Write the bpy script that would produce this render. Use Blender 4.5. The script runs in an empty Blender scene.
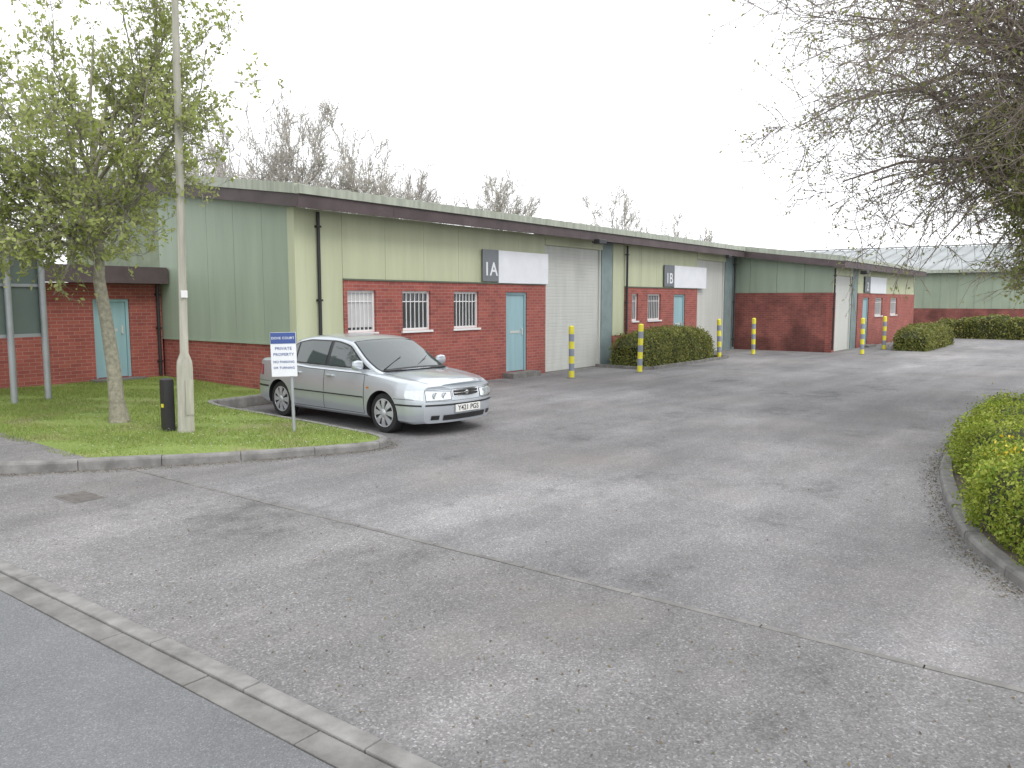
import bpy, math, random
import numpy as np
from mathutils import Vector, Matrix
random.seed(7); np.random.seed(7)
S=bpy.context.scene
C=S.collection
# ---------------------------------------------------------------- helpers
def new_mat(name):
    m=bpy.data.materials.new(name); m.use_nodes=True
    nt=m.node_tree; b=nt.nodes['Principled BSDF']; return m,nt,b
def ramp(nt,fac,stops):
    r=nt.nodes.new('ShaderNodeValToRGB'); nt.links.new(fac,r.inputs[0])
    e=r.color_ramp.elements
    while len(e)<len(stops): e.new(0.5)
    for i,(p,c) in enumerate(stops):
        e[i].position=p; e[i].color=(c[0],c[1],c[2],1) if not isinstance(c,(int,float)) else (c,c,c,1)
    return r.outputs[0]
def noise(nt,vec,scale,detail=4,rough=.55):
    n=nt.nodes.new('ShaderNodeTexNoise'); n.inputs['Scale'].default_value=scale
    n.inputs['Detail'].default_value=detail; n.inputs['Roughness'].default_value=rough
    if vec is not None: nt.links.new(vec,n.inputs['Vector'])
    return n.outputs['Fac']
def mix(nt,fac,a,b,mode='MIX'):
    m=nt.nodes.new('ShaderNodeMix'); m.data_type='RGBA'; m.blend_type=mode
    for inp,v in ((0,fac),(6,a),(7,b)):
        if isinstance(v,(int,float)): m.inputs[inp].default_value=v
        elif isinstance(v,tuple): m.inputs[inp].default_value=(v[0],v[1],v[2],1)
        else: nt.links.new(v,m.inputs[inp])
    return m.outputs[2]
def bump(nt,b,h,strength=.3,dist=.01):
    n=nt.nodes.new('ShaderNodeBump'); n.inputs['Strength'].default_value=strength; n.inputs['Distance'].default_value=dist
    nt.links.new(h,n.inputs['Height']); nt.links.new(n.outputs[0],b.inputs['Normal'])
def pos(nt):
    return nt.nodes.new('ShaderNodeNewGeometry').outputs['Position']
def simple(name,col,rough=.6,metal=0,var=.15,scale=3,bstr=0,bscale=60,coat=0,streak=False,spec=None):
    m,nt,b=new_mat(name); p=pos(nt)
    vec=p
    if streak:
        mp=nt.nodes.new('ShaderNodeMapping'); mp.inputs['Scale'].default_value=(3,3,.35); nt.links.new(p,mp.inputs[0]); vec=mp.outputs[0]
    n=noise(nt,vec,scale,5,.6)
    f=ramp(nt,n,[(.3,0),(.75,1)])
    lo=tuple(c*(1-var) for c in col); hi=tuple(min(1,c*(1+var)) for c in col)
    nt.links.new(mix(nt,f,lo,hi),b.inputs['Base Color'])
    b.inputs['Roughness'].default_value=rough; b.inputs['Metallic'].default_value=metal
    if coat: b.inputs['Coat Weight'].default_value=coat; b.inputs['Coat Roughness'].default_value=.04
    if spec is not None: b.inputs['Specular IOR Level'].default_value=spec
    if bstr: bump(nt,b,noise(nt,p,bscale,4),bstr,.01)
    return m
def obj(name,mesh,parent=None,mats=()):
    o=bpy.data.objects.new(name,mesh); C.objects.link(o)
    for m in mats: mesh.materials.append(m)
    if parent: o.parent=parent
    return o
def empty(name,loc=(0,0,0)):
    e=bpy.data.objects.new(name,None); C.objects.link(e); e.location=loc; e.empty_display_size=.3; return e
BOXF=[(0,3,2,1),(4,5,6,7),(0,1,5,4),(1,2,6,5),(2,3,7,6),(3,0,4,7)]
def meshof(name,V,F,mats,parent=None,smooth=False,fm=None):
    me=bpy.data.meshes.new(name); me.from_pydata([tuple(v) for v in V],[],F); me.update()
    o=obj(name,me,parent,mats if isinstance(mats,(list,tuple)) else [mats])
    if smooth:
        me.polygons.foreach_set('use_smooth',[True]*len(me.polygons))
    if fm: me.polygons.foreach_set('material_index',fm)
    return o
def boxes(name,L,mat,parent=None,bev=0):
    V=[];F=[]
    for b in L:
        if len(b)==6: x0,x1,y0,y1,z0,z1=b; za=zb=z1
        else: x0,x1,y0,y1,z0,za,zb=b      # za top at y0, zb top at y1
        k=len(V)
        V+=[(x0,y0,z0),(x1,y0,z0),(x1,y1,z0),(x0,y1,z0),(x0,y0,za),(x1,y0,za),(x1,y1,zb),(x0,y1,zb)]
        F+=[tuple(k+i for i in f) for f in BOXF]
    o=meshof(name,V,F,mat,parent)
    if bev:
        m=o.modifiers.new('b','BEVEL'); m.width=bev; m.segments=2
    return o
def cyl(name,p0,p1,r0,r1,mat,parent=None,n=20,smooth=True):
    p0=Vector(p0);p1=Vector(p1); d=(p1-p0).normalized(); q=d.to_track_quat('Z','Y')
    V=[];F=[]
    for p,r in ((p0,r0),(p1,r1)):
        for i in range(n):
            a=2*math.pi*i/n; V.append(p+q@Vector((r*math.cos(a),r*math.sin(a),0)))
    F=[(i,(i+1)%n,n+(i+1)%n,n+i) for i in range(n)]+[tuple(range(n-1,-1,-1)),tuple(range(n,2*n))]
    o=meshof(name,V,F,mat,parent,smooth)
    o.data.set_sharp_from_angle(angle=math.radians(40))
    return o
def lathe(name,prof,mat,parent=None,loc=(0,0,0),n=24,fm=None,rot=None,mats=None):
    V=[];F=[]
    for r,z in prof:
        for i in range(n):
            a=2*math.pi*i/n; V.append((r*math.cos(a),r*math.sin(a),z))
    idx=[]
    for j in range(len(prof)-1):
        for i in range(n):
            F.append((j*n+i,j*n+(i+1)%n,(j+1)*n+(i+1)%n,(j+1)*n+i)); idx.append(fm[j] if fm else 0)
    F.append(tuple(range((len(prof)-1)*n,len(prof)*n))); idx.append(fm[-1] if fm else 0)
    o=meshof(name,V,F,mats or mat,parent,True,idx)
    o.data.set_sharp_from_angle(angle=math.radians(35))
    o.location=loc
    if rot: o.rotation_euler=rot
    return o
def text(name,s,size,loc,rot,mat,parent=None,align='CENTER',ext=.002):
    cu=bpy.data.curves.new(name,'FONT'); cu.body=s; cu.size=size; cu.align_x=align; cu.align_y='CENTER'; cu.extrude=ext
    cu.materials.append(mat)
    o=bpy.data.objects.new(name,cu); C.objects.link(o); o.location=loc; o.rotation_euler=rot
    if parent: o.parent=parent
    return o
# ---------------------------------------------------------------- materials
def asphalt(name,base,light,spots=True,tint=(1,1,1),gs=95,gc=1.0):
    m,nt,b=new_mat(name); p=pos(nt)
    big=noise(nt,p,.16,5,.6); mid=noise(nt,p,1.1,7,.7)
    c=mix(nt,ramp(nt,big,[(.38,0),(.62,1)]),tuple(base*t for t in tint),tuple(light*t for t in tint))
    c=mix(nt,.45,c,ramp(nt,mid,[(.3,.66),(.7,1.2)]),'MULTIPLY')
    v=nt.nodes.new('ShaderNodeTexVoronoi'); v.inputs['Scale'].default_value=gs; nt.links.new(p,v.inputs['Vector'])
    hs=nt.nodes.new('ShaderNodeSeparateColor'); nt.links.new(v.outputs['Color'],hs.inputs[0])
    c=mix(nt,.75*gc,c,ramp(nt,hs.outputs[0],[(0,.6),(.6,.97),(.93,1.3),(1,2.0)]),'MULTIPLY')
    if spots:
        st=noise(nt,p,.55,6,.7)
        c=mix(nt,.6,c,ramp(nt,st,[(.32,.55),(.42,1)]),'MULTIPLY')
        c=mix(nt,.6,c,ramp(nt,noise(nt,p,.33,7,.75),[(.53,1),(.60,1.25)]),'MULTIPLY')
        c=mix(nt,.55,c,ramp(nt,noise(nt,p,2.3,3,.5),[(.24,.55),(.32,1)]),'MULTIPLY')
        # brownish dust in places
        c=mix(nt,ramp(nt,noise(nt,p,.27,6,.7),[(.5,0),(.68,.35)]),c,(light*1.12,light*1.02,light*.9))
        mp=nt.nodes.new('ShaderNodeMapping'); mp.inputs['Scale'].default_value=(.25,1.6,1); nt.links.new(p,mp.inputs[0])
        c=mix(nt,.6,c,ramp(nt,noise(nt,mp.outputs[0],.7,4,.6),[(.42,.90),(.66,1.30)]),'MULTIPLY')
        v2=nt.nodes.new('ShaderNodeTexVoronoi'); v2.feature='DISTANCE_TO_EDGE'; v2.inputs['Scale'].default_value=.11
        dn=nt.nodes.new('ShaderNodeTexNoise'); dn.inputs['Scale'].default_value=1.0; dn.inputs['Detail'].default_value=6; nt.links.new(p,dn.inputs['Vector'])
        ad=nt.nodes.new('ShaderNodeMixRGB'); ad.blend_type='ADD'; ad.inputs[0].default_value=.6
        nt.links.new(p,ad.inputs[1]); nt.links.new(dn.outputs['Color'],ad.inputs[2]); nt.links.new(ad.outputs[0],v2.inputs['Vector'])
        cr=ramp(nt,v2.outputs['Distance'],[(0,.6),(.0045,1)])
        c=mix(nt,.22,c,cr,'MULTIPLY')
    nt.links.new(c,b.inputs['Base Color']); b.inputs['Roughness'].default_value=.88; b.inputs['Specular IOR Level'].default_value=.3
    bump(nt,b,v.outputs['Distance'],.5,.006)
    return m
M_yard=asphalt('yard_asphalt',.175,.24,True,(1.01,.99,1.0))
M_foot=asphalt('footway_asphalt',.165,.225,True,(1.01,.985,.98))
M_road=asphalt('road_asphalt',.165,.185,False,(.98,1,1.03),150,.7)
M_kerb=simple('kerb_concrete',(.22,.215,.205),.9,0,.35,5,.5,90)
M_kerb2=simple('old_kerb_concrete',(.185,.18,.17),.9,0,.35,5,.5,90)
def brickmat(name,c1,c2,mortar,grime=.0):
    m,nt,b=new_mat(name); p=pos(nt)
    s=nt.nodes.new('ShaderNodeSeparateXYZ'); nt.links.new(p,s.inputs[0])
    a=nt.nodes.new('ShaderNodeMath'); a.operation='ADD'; nt.links.new(s.outputs[0],a.inputs[0]); nt.links.new(s.outputs[1],a.inputs[1])
    cb=nt.nodes.new('ShaderNodeCombineXYZ'); nt.links.new(a.outputs[0],cb.inputs[0]); nt.links.new(s.outputs[2],cb.inputs[1])
    br=nt.nodes.new('ShaderNodeTexBrick'); nt.links.new(cb.outputs[0],br.inputs['Vector'])
    br.inputs['Scale'].default_value=1; br.inputs['Brick Width'].default_value=.225; br.inputs['Row Height'].default_value=.075
    br.inputs['Mortar Size'].default_value=.006; br.inputs['Mortar Smooth'].default_value=.3
    br.inputs['Color1'].default_value=(*c1,1); br.inputs['Color2'].default_value=(*c2,1); br.inputs['Mortar'].default_value=(*mortar,1)
    n=noise(nt,p,2.0,5); c=mix(nt,.5,br.outputs['Color'],ramp(nt,n,[(.3,.65),(.7,1.25)]),'MULTIPLY')
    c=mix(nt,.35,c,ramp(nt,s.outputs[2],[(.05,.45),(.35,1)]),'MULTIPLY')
    if grime:
        g=noise(nt,p,.9,4)
        c=mix(nt,grime,c,ramp(nt,g,[(.42,1),(.62,.3)]),'MULTIPLY')
    nt.links.new(c,b.inputs['Base Color']); b.inputs['Roughness'].default_value=.85
    bump(nt,b,br.outputs['Fac'],-.4,.006)
    return m
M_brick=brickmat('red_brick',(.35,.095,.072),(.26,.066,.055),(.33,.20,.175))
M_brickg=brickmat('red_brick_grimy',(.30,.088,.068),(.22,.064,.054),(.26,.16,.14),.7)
M_clad=simple('green_cladding',(.48,.51,.345),.55,0,.10,1.0,streak=True)
M_clad_shade=simple('green_cladding_shaded',(.30,.365,.28),.55,0,.10,1.0,streak=True)  # same cladding as the front, with the side walls' shade painted into the colour
M_gap=simple('cladding_joint',(.22,.26,.18),.8)
M_cap=simple('wall_capping_metal',(.12,.14,.10),.7)
M_fascia=simple('brown_fascia',(.09,.067,.07),.65,0,.3,2)
M_trim=simple('verge_trim',(.38,.41,.34),.6,0,.25,3,streak=True)
M_roof=simple('roof_sheet',(.33,.35,.31),.7,0,.25,.8)
M_white=simple('white_pvc',(.75,.75,.75),.4,0,.05)
M_signw=simple('sign_white',(.74,.76,.80),.45,0,.05)
M_signg=simple('sign_grey',(.16,.175,.19),.5,0,.1)
M_teal=simple('teal_paint',(.28,.44,.48),.5,0,.10,2,streak=True)
M_tealp=simple('teal_grey_panel',(.20,.26,.26),.55,0,.15)
M_shut=simple('shutter_metal',(.53,.54,.51),.55,0,.08,1.5,streak=True)
M_black=simple('black_plastic',(.022,.022,.024),.45,0,.2)
M_dark=simple('dark_interior',(.02,.022,.025),.9,0,.2)
M_blind=simple('window_blind',(.5,.5,.5),.8,0,.1)
def glassmat(name,col,rough=.05,spec=.7):
    m,nt,b=new_mat(name); b.inputs['Base Color'].default_value=(*col,1); b.inputs['Roughness'].default_value=rough
    b.inputs['Specular IOR Level'].default_value=spec
    return m
M_glass=glassmat('window_glass',(.045,.05,.055))
def grassmat(name,a,b2,c3):
    m,nt,b=new_mat(name); p=pos(nt)
    n=noise(nt,p,1.1,6,.65); n2=noise(nt,p,30,3,.7)
    c=mix(nt,ramp(nt,n,[(.3,0),(.7,1)]),a,b2)
    c=mix(nt,ramp(nt,noise(nt,p,.55,5,.7),[(.55,0),(.66,.85)]),c,c3)
    c=mix(nt,.6,c,ramp(nt,n2,[(.3,.5),(.7,1.4)]),'MULTIPLY')
    nt.links.new(c,b.inputs['Base Color']); b.inputs['Roughness'].default_value=.9
    bump(nt,b,n2,.8,.02); return m
M_grass=grassmat('lawn',(.17,.24,.05),(.23,.30,.07),(.27,.22,.14))
M_field=grassmat('field',(.05,.09,.025),(.07,.11,.03),(.09,.08,.05))
M_soil=simple('verge_soil',(.11,.09,.07),.95,0,.4,6,.8,40)
def leafmat(name,cols,trans=.35,rough=.5):
    m,nt,b=new_mat(name)
    g=nt.nodes.new('ShaderNodeNewGeometry')
    c=ramp(nt,g.outputs['Random Per Island'],[(i/(len(cols)-1),cc) for i,cc in enumerate(cols)])
    nn=noise(nt,g.outputs['Position'],1.6,3)
    c=mix(nt,.6,c,ramp(nt,nn,[(.3,.6),(.7,1.25)]),'MULTIPLY')
    nt.links.new(c,b.inputs['Base Color']); b.inputs['Roughness'].default_value=rough; b.inputs['Specular IOR Level'].default_value=.3
    t=nt.nodes.new('ShaderNodeBsdfTranslucent'); nt.links.new(c,t.inputs[0])
    ms=nt.nodes.new('ShaderNodeMixShader'); ms.inputs[0].default_value=trans
    out=nt.nodes['Material Output']; nt.links.new(b.outputs[0],ms.inputs[1]); nt.links.new(t.outputs[0],ms.inputs[2]); nt.links.new(ms.outputs[0],out.inputs[0])
    return m
M_leafL=leafmat('young_leaves',[(.28,.34,.09),(.37,.43,.13),(.44,.49,.18),(.50,.50,.25)],.5)
M_leafR=leafmat('opening_leaves',[(.26,.31,.10),(.35,.39,.13),(.42,.42,.18),(.32,.26,.17)],.5)
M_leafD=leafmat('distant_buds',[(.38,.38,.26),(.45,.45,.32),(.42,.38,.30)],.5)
M_leafH=leafmat('hawthorn_leaves',[(.24,.29,.08),(.33,.39,.11),(.41,.45,.15),(.36,.33,.17)],.5)
M_hedgeY=leafmat('hedge_leaves_bright',[(.13,.20,.02),(.21,.29,.03),(.32,.37,.05),(.38,.41,.08)],.3)
M_hedgeD=leafmat('hedge_leaves',[(.11,.14,.03),(.18,.21,.05),(.26,.27,.065),(.30,.27,.11)],.3)
M_core=simple('hedge_inner',(.045,.052,.018),.95,0,.4,20)
M_blade=leafmat('grass_blades',[(.16,.24,.045),(.22,.31,.06),(.30,.37,.10),(.38,.37,.16)],.4,.6)
M_bark=simple('bark',(.28,.265,.205),.9,0,.35,18,.8,60)
M_bark2=simple('bark_twiggy',(.27,.225,.195),.9,0,.3,10)
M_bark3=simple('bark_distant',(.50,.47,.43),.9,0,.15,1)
# ---------------------------------------------------------------- foliage tools
def leaves(name,P,N,size,mat,parent,flat=.5,asp=.55):
    P=np.asarray(P,float); n=len(P)
    N=np.asarray(N,float)*flat+np.random.normal(size=(n,3))*(1-flat+.15)
    N/=np.linalg.norm(N,axis=1)[:,None]+1e-9
    R=np.random.normal(size=(n,3)); A=np.cross(N,R); A/=np.linalg.norm(A,axis=1)[:,None]+1e-9
    B=np.cross(N,A); s=size*np.random.uniform(.6,1.4,(n,1))
    V=np.stack([P-A*s,P+B*s*asp,P+A*s,P-B*s*asp],1).reshape(-1,3)
    me=bpy.data.meshes.new(name)
    me.vertices.add(4*n); me.vertices.foreach_set('co',V.ravel())
    me.loops.add(4*n); me.loops.foreach_set('vertex_index',np.arange(4*n,dtype=np.int32))
    me.polygons.add(n); me.polygons.foreach_set('loop_start',np.arange(0,4*n,4,dtype=np.int32))
    me.update(calc_edges=True); me.validate()
    return obj(name,me,parent,[mat])
class Tubes:
    def __init__(s): s.V=[];s.F=[]
    def add(s,pts,radii,n):
        k0=len(s.V); up=Vector((.31,.17,.93))
        for i,p in enumerate(pts):
            d=(pts[min(i+1,len(pts)-1)]-pts[max(i-1,0)]).normalized()
            a=d.cross(up)
            if a.length<1e-3: a=d.cross(Vector((1,0,0)))
            a.normalize(); b=d.cross(a)
            for j in range(n):
                t=2*math.pi*j/n; s.V.append(tuple(p+(a*math.cos(t)+b*math.sin(t))*radii[i]))
        for i in range(len(pts)-1):
            for j in range(n):
                s.F.append((k0+i*n+j,k0+i*n+(j+1)%n,k0+(i+1)*n+(j+1)%n,k0+(i+1)*n+j))
def rv(s=1): return Vector((random.gauss(0,s),random.gauss(0,s),random.gauss(0,s)))
def curve(p0,p1,d0,n,jit):
    L=(p1-p0).length; c=p0+d0*L*.45; out=[]
    for i in range(n+1):
        t=i/n; q=p0*(1-t)**2+c*2*t*(1-t)+p1*t*t
        if 0<i<n: q=q+rv(jit*L)
        out.append(q)
    return out
def samp(pl,t):
    f=t*(len(pl)-1); i=min(int(f),len(pl)-2); f-=i
    return pl[i].lerp(pl[i+1],f),(pl[i+1]-pl[i]).normalized()
def tree(name,base,fork,cc,cr,n1,n2,n3,n4,tr,bark,leafm=None,nleaf=2,lsize=.04,lean=(0,0),parent=None,droop=0,sides=(10,6,4,3,3),rmin=.004,kmin=.55,upright=0):
    T=Tubes(); base=Vector(base); cc=Vector(cc); cr=Vector(cr); LP=[]
    forkp=Vector((base.x+lean[0],base.y+lean[1],fork)); top=cc+Vector((0,0,cr.z*.55))
    trunk=[base+Vector((0,0,-.1)),base.lerp(forkp,.04),base.lerp(forkp,.15),base.lerp(forkp,.4)+rv(.02),base.lerp(forkp,.7)+rv(.03),forkp]
    T.add(trunk,[tr*1.6,tr*1.35,tr*1.05,tr*.95,tr*.88,tr*.8],sides[0])
    leader=[forkp]+[forkp.lerp(top,t)+rv(.06*cr.x*.4) for t in (.25,.5,.75,1)]
    T.add(leader,[tr*.8,tr*.55,tr*.38,tr*.22,tr*.08],sides[0])
    R=(cr.x+cr.y+cr.z)/3
    def inside(p):
        q=p-cc; return (q.x/cr.x)**2+(q.y/cr.y)**2+(q.z/cr.z)**2
    for i in range(n1):
        while True:
            d=rv().normalized()
            if d.z>-.85: break
        k=random.uniform(kmin,.94); tgt=cc+Vector((d.x*cr.x,d.y*cr.y,d.z*cr.z))*k
        t=max(0,min(.8,(tgt.z-forkp.z)/(top.z-forkp.z)*.6*random.uniform(.3,1)))
        p0,dd=samp(leader,t)
        if tgt.z<forkp.z+.3: p0,dd=samp([trunk[4],forkp],random.uniform(.4,1))
        h=(tgt-p0); h.z=0; h=h.normalized() if h.length>.01 else Vector((1,0,0))
        d0=(h*.7+Vector((0,0,1))*random.uniform(.5,1)).normalized()
        l1=curve(p0,tgt,d0,7,.025); r1=tr*random.uniform(.22,.42)
        T.add(l1,[max(rmin*1.5,r1*(1-.85*j/7)) for j in range(8)],sides[1])
        for a in range(n2):
            t=random.uniform(.2,1); p,dd=samp(l1,t); out=(p-cc).normalized()
            d2=(dd*.6+out*.5+rv(.55)+Vector((0,0,.15-droop+upright))).normalized(); L2=R*random.uniform(.22,.42)
            e=p+d2*L2
            while inside(e)>1.12 and L2>.1: L2*=.7; e=p+d2*L2
            l2=curve(p,e,(d2+rv(.3)).normalized(),5,.03); r2=max(rmin*1.3,r1*(1-.85*t)*.55)
            T.add(l2,[max(rmin,r2*(1-.8*j/5)) for j in range(6)],sides[2])
            for b in range(n3):
                t2=random.uniform(.15,1); p3,dd3=samp(l2,t2)
                d3=(dd3*.6+rv(.6)+Vector((0,0,.25-droop+upright))).normalized(); L3=R*random.uniform(.08,.2)
                l3=curve(p3,p3+d3*L3,(d3+rv(.3)).normalized(),3,.04)
                T.add(l3,[rmin*1.1,rmin*.95,rmin*.8,rmin*.5],sides[3])
                if leafm and n4==0:
                    for _ in range(nleaf): LP.append(samp(l3,random.uniform(.2,1))[0]+rv(lsize*.8))
                for c in range(n4):
                    p4,dd4=samp(l3,random.uniform(.2,1)); d4=(dd4*.7+rv(.6)+Vector((0,0,.2-droop))).normalized()
                    l4=[p4,p4+d4*R*random.uniform(.03,.09)]
                    T.add(l4,[rmin*.8,rmin*.4],3)
                    if leafm:
                        for _ in range(nleaf): LP.append(samp(l4,random.uniform(.2,1.1))[0]+rv(lsize*.9))
    e=parent or empty(name)
    meshof('trunk_and_branches',T.V,T.F,bark,e,True)
    if LP: leaves('leaves',[tuple(p) for p in LP],np.tile([0,0,1.],(len(LP),1)),lsize,leafm,e,.3)
    return e
def resample(path,step):
    P=[Vector((*p,0)) for p in path]
    Q=[]
    for i in range(len(P)-1):
        a=P[max(i-1,0)];b=P[i];c=P[i+1];d=P[min(i+2,len(P)-1)]
        n=max(2,int((c-b).length/.1)); n=min(n,60)
        ta=min(1,(c-b).length/max((b-a).length,.01)) ; td=min(1,(c-b).length/max((d-c).length,.01))
        for k in range(n):
            t=k/n; m0=(c-a)*.5*ta; m1=(d-b)*.5*td
            Q.append(b*(2*t**3-3*t*t+1)+m0*(t**3-2*t*t+t)+c*(-2*t**3+3*t*t)+m1*(t**3-t*t))
    Q.append(P[-1]); out=[Q[0]]; prev=Q[0]; need=step
    for q in Q[1:]:
        while (q-prev).length>=need:
            prev=prev+(q-prev).normalized()*need; out.append(prev.copy()); need=step
        need-=(q-prev).length; prev=q
    return out
def kerb(name,path,w,ztop,mat,side=1,stone=.91,zb=-.1):
    pts=resample(path,stone/4); V=[];F=[]
    nrm=[]
    for i,p in enumerate(pts):
        d=(pts[min(i+1,len(pts)-1)]-pts[max(i-1,0)]).normalized(); nrm.append(Vector((d.y,-d.x,0))*side)
    for s in range(0,len(pts)-1,4):
        e=min(s+4,len(pts)-1); k0=len(V); dz=random.uniform(-.008,.008); do=random.uniform(-.006,.006)
        for i in range(s,e+1):
            p=pts[i].copy()
            if i==s: p=p.lerp(pts[i+1],.018)
            if i==e: p=p.lerp(pts[i-1],.018)
            n=nrm[i]; zt=ztop(p.x,p.y)+dz
            for (o,z) in ((0,zb),(0.0,zt-.03),(.01,zt-.008),(.03,zt),(w,zt),(w,zb)):
                q=p+n*(o+do); V.append((q.x,q.y,z))
        m=e-s+1
        for i in range(m-1):
            for j in range(5):
                F.append((k0+i*6+j,k0+(i+1)*6+j,k0+(i+1)*6+j+1,k0+i*6+j+1))
        F.append(tuple(k0+j for j in range(6))); F.append(tuple(k0+(m-1)*6+5-j for j in range(6)))
    return meshof(name,V,F,mat)
def hedge(name,path,w,h,leafm,n,lsize,side=1,zb=0,inset=0,lump=.12):
    e=empty(name); pts=resample(path,.25); V=[];F=[]
    nr=[]
    for i in range(len(pts)):
        d=(pts[min(i+1,len(pts)-1)]-pts[max(i-1,0)]).normalized(); nr.append(Vector((d.y,-d.x,0))*side)
    prof=[(0,0),(-.02,.4),(.02,.8),(.15,.97),(.5,1.0),(.85,.97),(.98,.8),(1.02,.4),(1,0)]
    def bumpf(s,t):
        return lump*(math.sin(s*2.1+t*5)*.4+math.sin(s*5.3+t*9+1)*.3+math.sin(s*.9-t*3)*.4+.25*math.sin(s*11+t*17))
    def P(s,t):
        i=min(int(s),len(pts)-2); f=s-i; p=pts[i].lerp(pts[i+1],f); n_=nr[i].lerp(nr[i+1],f)
        ft=t*(len(prof)-1); j=min(int(ft),len(prof)-2); g=ft-j
        a=prof[j][0]*(1-g)+prof[j+1][0]*g; b=prof[j][1]*(1-g)+prof[j+1][1]*g
        mid=(a-.5); bb=bumpf(s*.25,t)
        L=(len(pts)-1); endd=min(s,L-s)*.25; er=1-.36*math.exp(-endd*5)
        o=inset+w*(.5+(mid*(1+bb)));z=zb+b*h*(1+bb*.8)*er
        q=p+n_*o; nn=n_*mid*2+Vector((0,0,max(0,b-.5)*1.5)); return Vector((q.x,q.y,z)),nn,n_,o
    L=len(pts)-1; NT=16
    for i in range(L+1):
        for j in range(NT+1):
            q,nn,n_,o=P(i,j/NT); c=pts[i]+n_*(inset+w*.5); c.z=zb+h*.4
            q=q.lerp(Vector((c.x,c.y,q.z)),.12); q.z=max(zb-.05,q.z-.05 if j not in(0,NT) else zb-.05); V.append(q)
    for i in range(L):
        for j in range(NT):
            k=i*(NT+1)+j; F.append((k,k+NT+1,k+NT+2,k+1))
    F.append(tuple(range(NT,-1,-1))); F.append(tuple(L*(NT+1)+j for j in range(NT+1)))
    meshof('hedge_core',V,F,M_core,e,True)
    PP=[];NN=[]
    for _ in range(n):
        s=random.uniform(0,L)
        if random.random()<.08:
            s=random.choice([0,L]); q,nn,n_,o=P(s,random.random()); c=pts[int(s)]+n_*(inset+w*.5)
            f=random.random(); q=Vector((c.x+(q.x-c.x)*f,c.y+(q.y-c.y)*f,zb+(q.z-zb)*random.random()**.5)); d=(pts[1]-pts[0]) if s==0 else (pts[-2]-pts[-1])
            nn=-d.normalized(); q+=nn*random.uniform(0,.06)
        else:
            q,nn,n_,o=P(s,random.random()); 
            nn=nn.normalized() if nn.length>.01 else Vector((0,0,1))
            q=q+nn*(random.gauss(-.02,.035)+(abs(random.gauss(0,.06)) if random.random()<.15 else 0))
        if q.z<zb+.01: q.z=zb+.02
        PP.append(tuple(q)); NN.append(tuple(nn))
    leaves('hedge_foliage',PP,NN,lsize,leafm,e,.5)
    return e
def sheet(name,x0,x1,y0,y1,z,mat): return meshof(name,[(x0,y0,z),(x1,y0,z),(x1,y1,z),(x0,y1,z)],[(0,1,2,3)],mat)
# ---------------------------------------------------------------- ground
sheet('ground',-600,900,-700,800,-.03,M_field)
sheet('road',-7,2.13,-80,120,-.004,M_road)
sheet('footway_crossing',2.40,4.69,-80,60,0,M_foot)
sheet('yard_road',4.74,75,-30,24,0,M_yard)
L=[];y=-12
while y<10:
    o=random.uniform(-.004,.004); L.append((4.692+o,4.738+o,y+.005,y+.905,-.1,.004)); y+=.91
boxes('edging_stones',L,M_kerb2)
L=[];L2=[];y=-12
while y<40:
    dz=random.uniform(-.003,.003)
    L.append((2.285,2.395,y+.004,y+.906,-.1,.016+dz)); L2.append((2.135,2.279,y+.304,y+1.206,-.1,.003+dz)); y+=.91
boxes('dropped_kerb',L,M_kerb,None,.008); boxes('channel_stones',L2,M_kerb2,None,.004)
zg=lambda x,y:.085+.020*(y-8)
KP=[(2.42,60),(2.42,13.2),(2.6,12.0),(3.0,11),(3.64,10.2),(4.46,9.55),(5.86,8.6),(6.9,8.05),(7.4,7.88),(7.7,7.98),(7.85,8.3),(7.93,9.5),(7.98,12.4),(8.15,12.95),(8.5,13.05),(9.72,13.08)]
kerb('kerb',KP,.115,lambda x,y:zg(x,y)+.008,M_kerb,-1)
RK=[(4.2,-14),(4.25,-3.2),(4.7,-1.5),(5.45,-.3),(6.42,.42),(7.4,.9),(9.6,1.45),(11,1.65),(12.6,1.68),(14,1.35),(15.5,.6),(17,.05),(19.3,-.35),(20.4,-1.2),(20.6,-14)]
kerb('kerb',RK,.125,lambda x,y:.09,M_kerb2,1)
def inner(path,o,side):
    pts=resample(path,.3); out=[]
    for i,p in enumerate(pts):
        d=(pts[min(i+1,len(pts)-1)]-pts[max(i-1,0)]).normalized(); q=p+Vector((d.y,-d.x,0))*side*o; out.append((q.x,q.y))
    return out
I=inner(KP,.11,-1)
foot=[p for p in I if p[0]<4.45]; gr=[p for p in I if p[0]>=4.45]
xc=4.45; yj=gr[0][1]
V=[(x,y,zg(x,y)) for x,y in foot]+[(xc,yj,zg(xc,yj)),(xc,60,zg(xc,60))]
meshof('footpath',V,[tuple(range(len(V)))],M_foot)
gp=[(xc+.0,60),(xc+.0,yj)]+gr+[(9.74,13.2),(9.74,60)]
V=[(x,y,zg(x,y)) for x,y in gp]; meshof('lawn',V,[tuple(range(len(V)))],M_grass)
I2=inner(RK,.12,1); V=[(x,y,.07) for x,y in I2]; meshof('verge',V,[tuple(range(len(V)))],M_soil)
def pip(x,y,P):
    c=False;j=len(P)-1
    for i in range(len(P)):
        if (P[i][1]>y)!=(P[j][1]>y) and x<(P[j][0]-P[i][0])*(y-P[i][1])/(P[j][1]-P[i][1])+P[i][0]: c=not c
        j=i
    return c
gpoly=[(xc,17.3),(xc,yj)]+gr+[(9.7,13.2),(9.7,17.3)]
V=[];F=[];cnt=0
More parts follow.
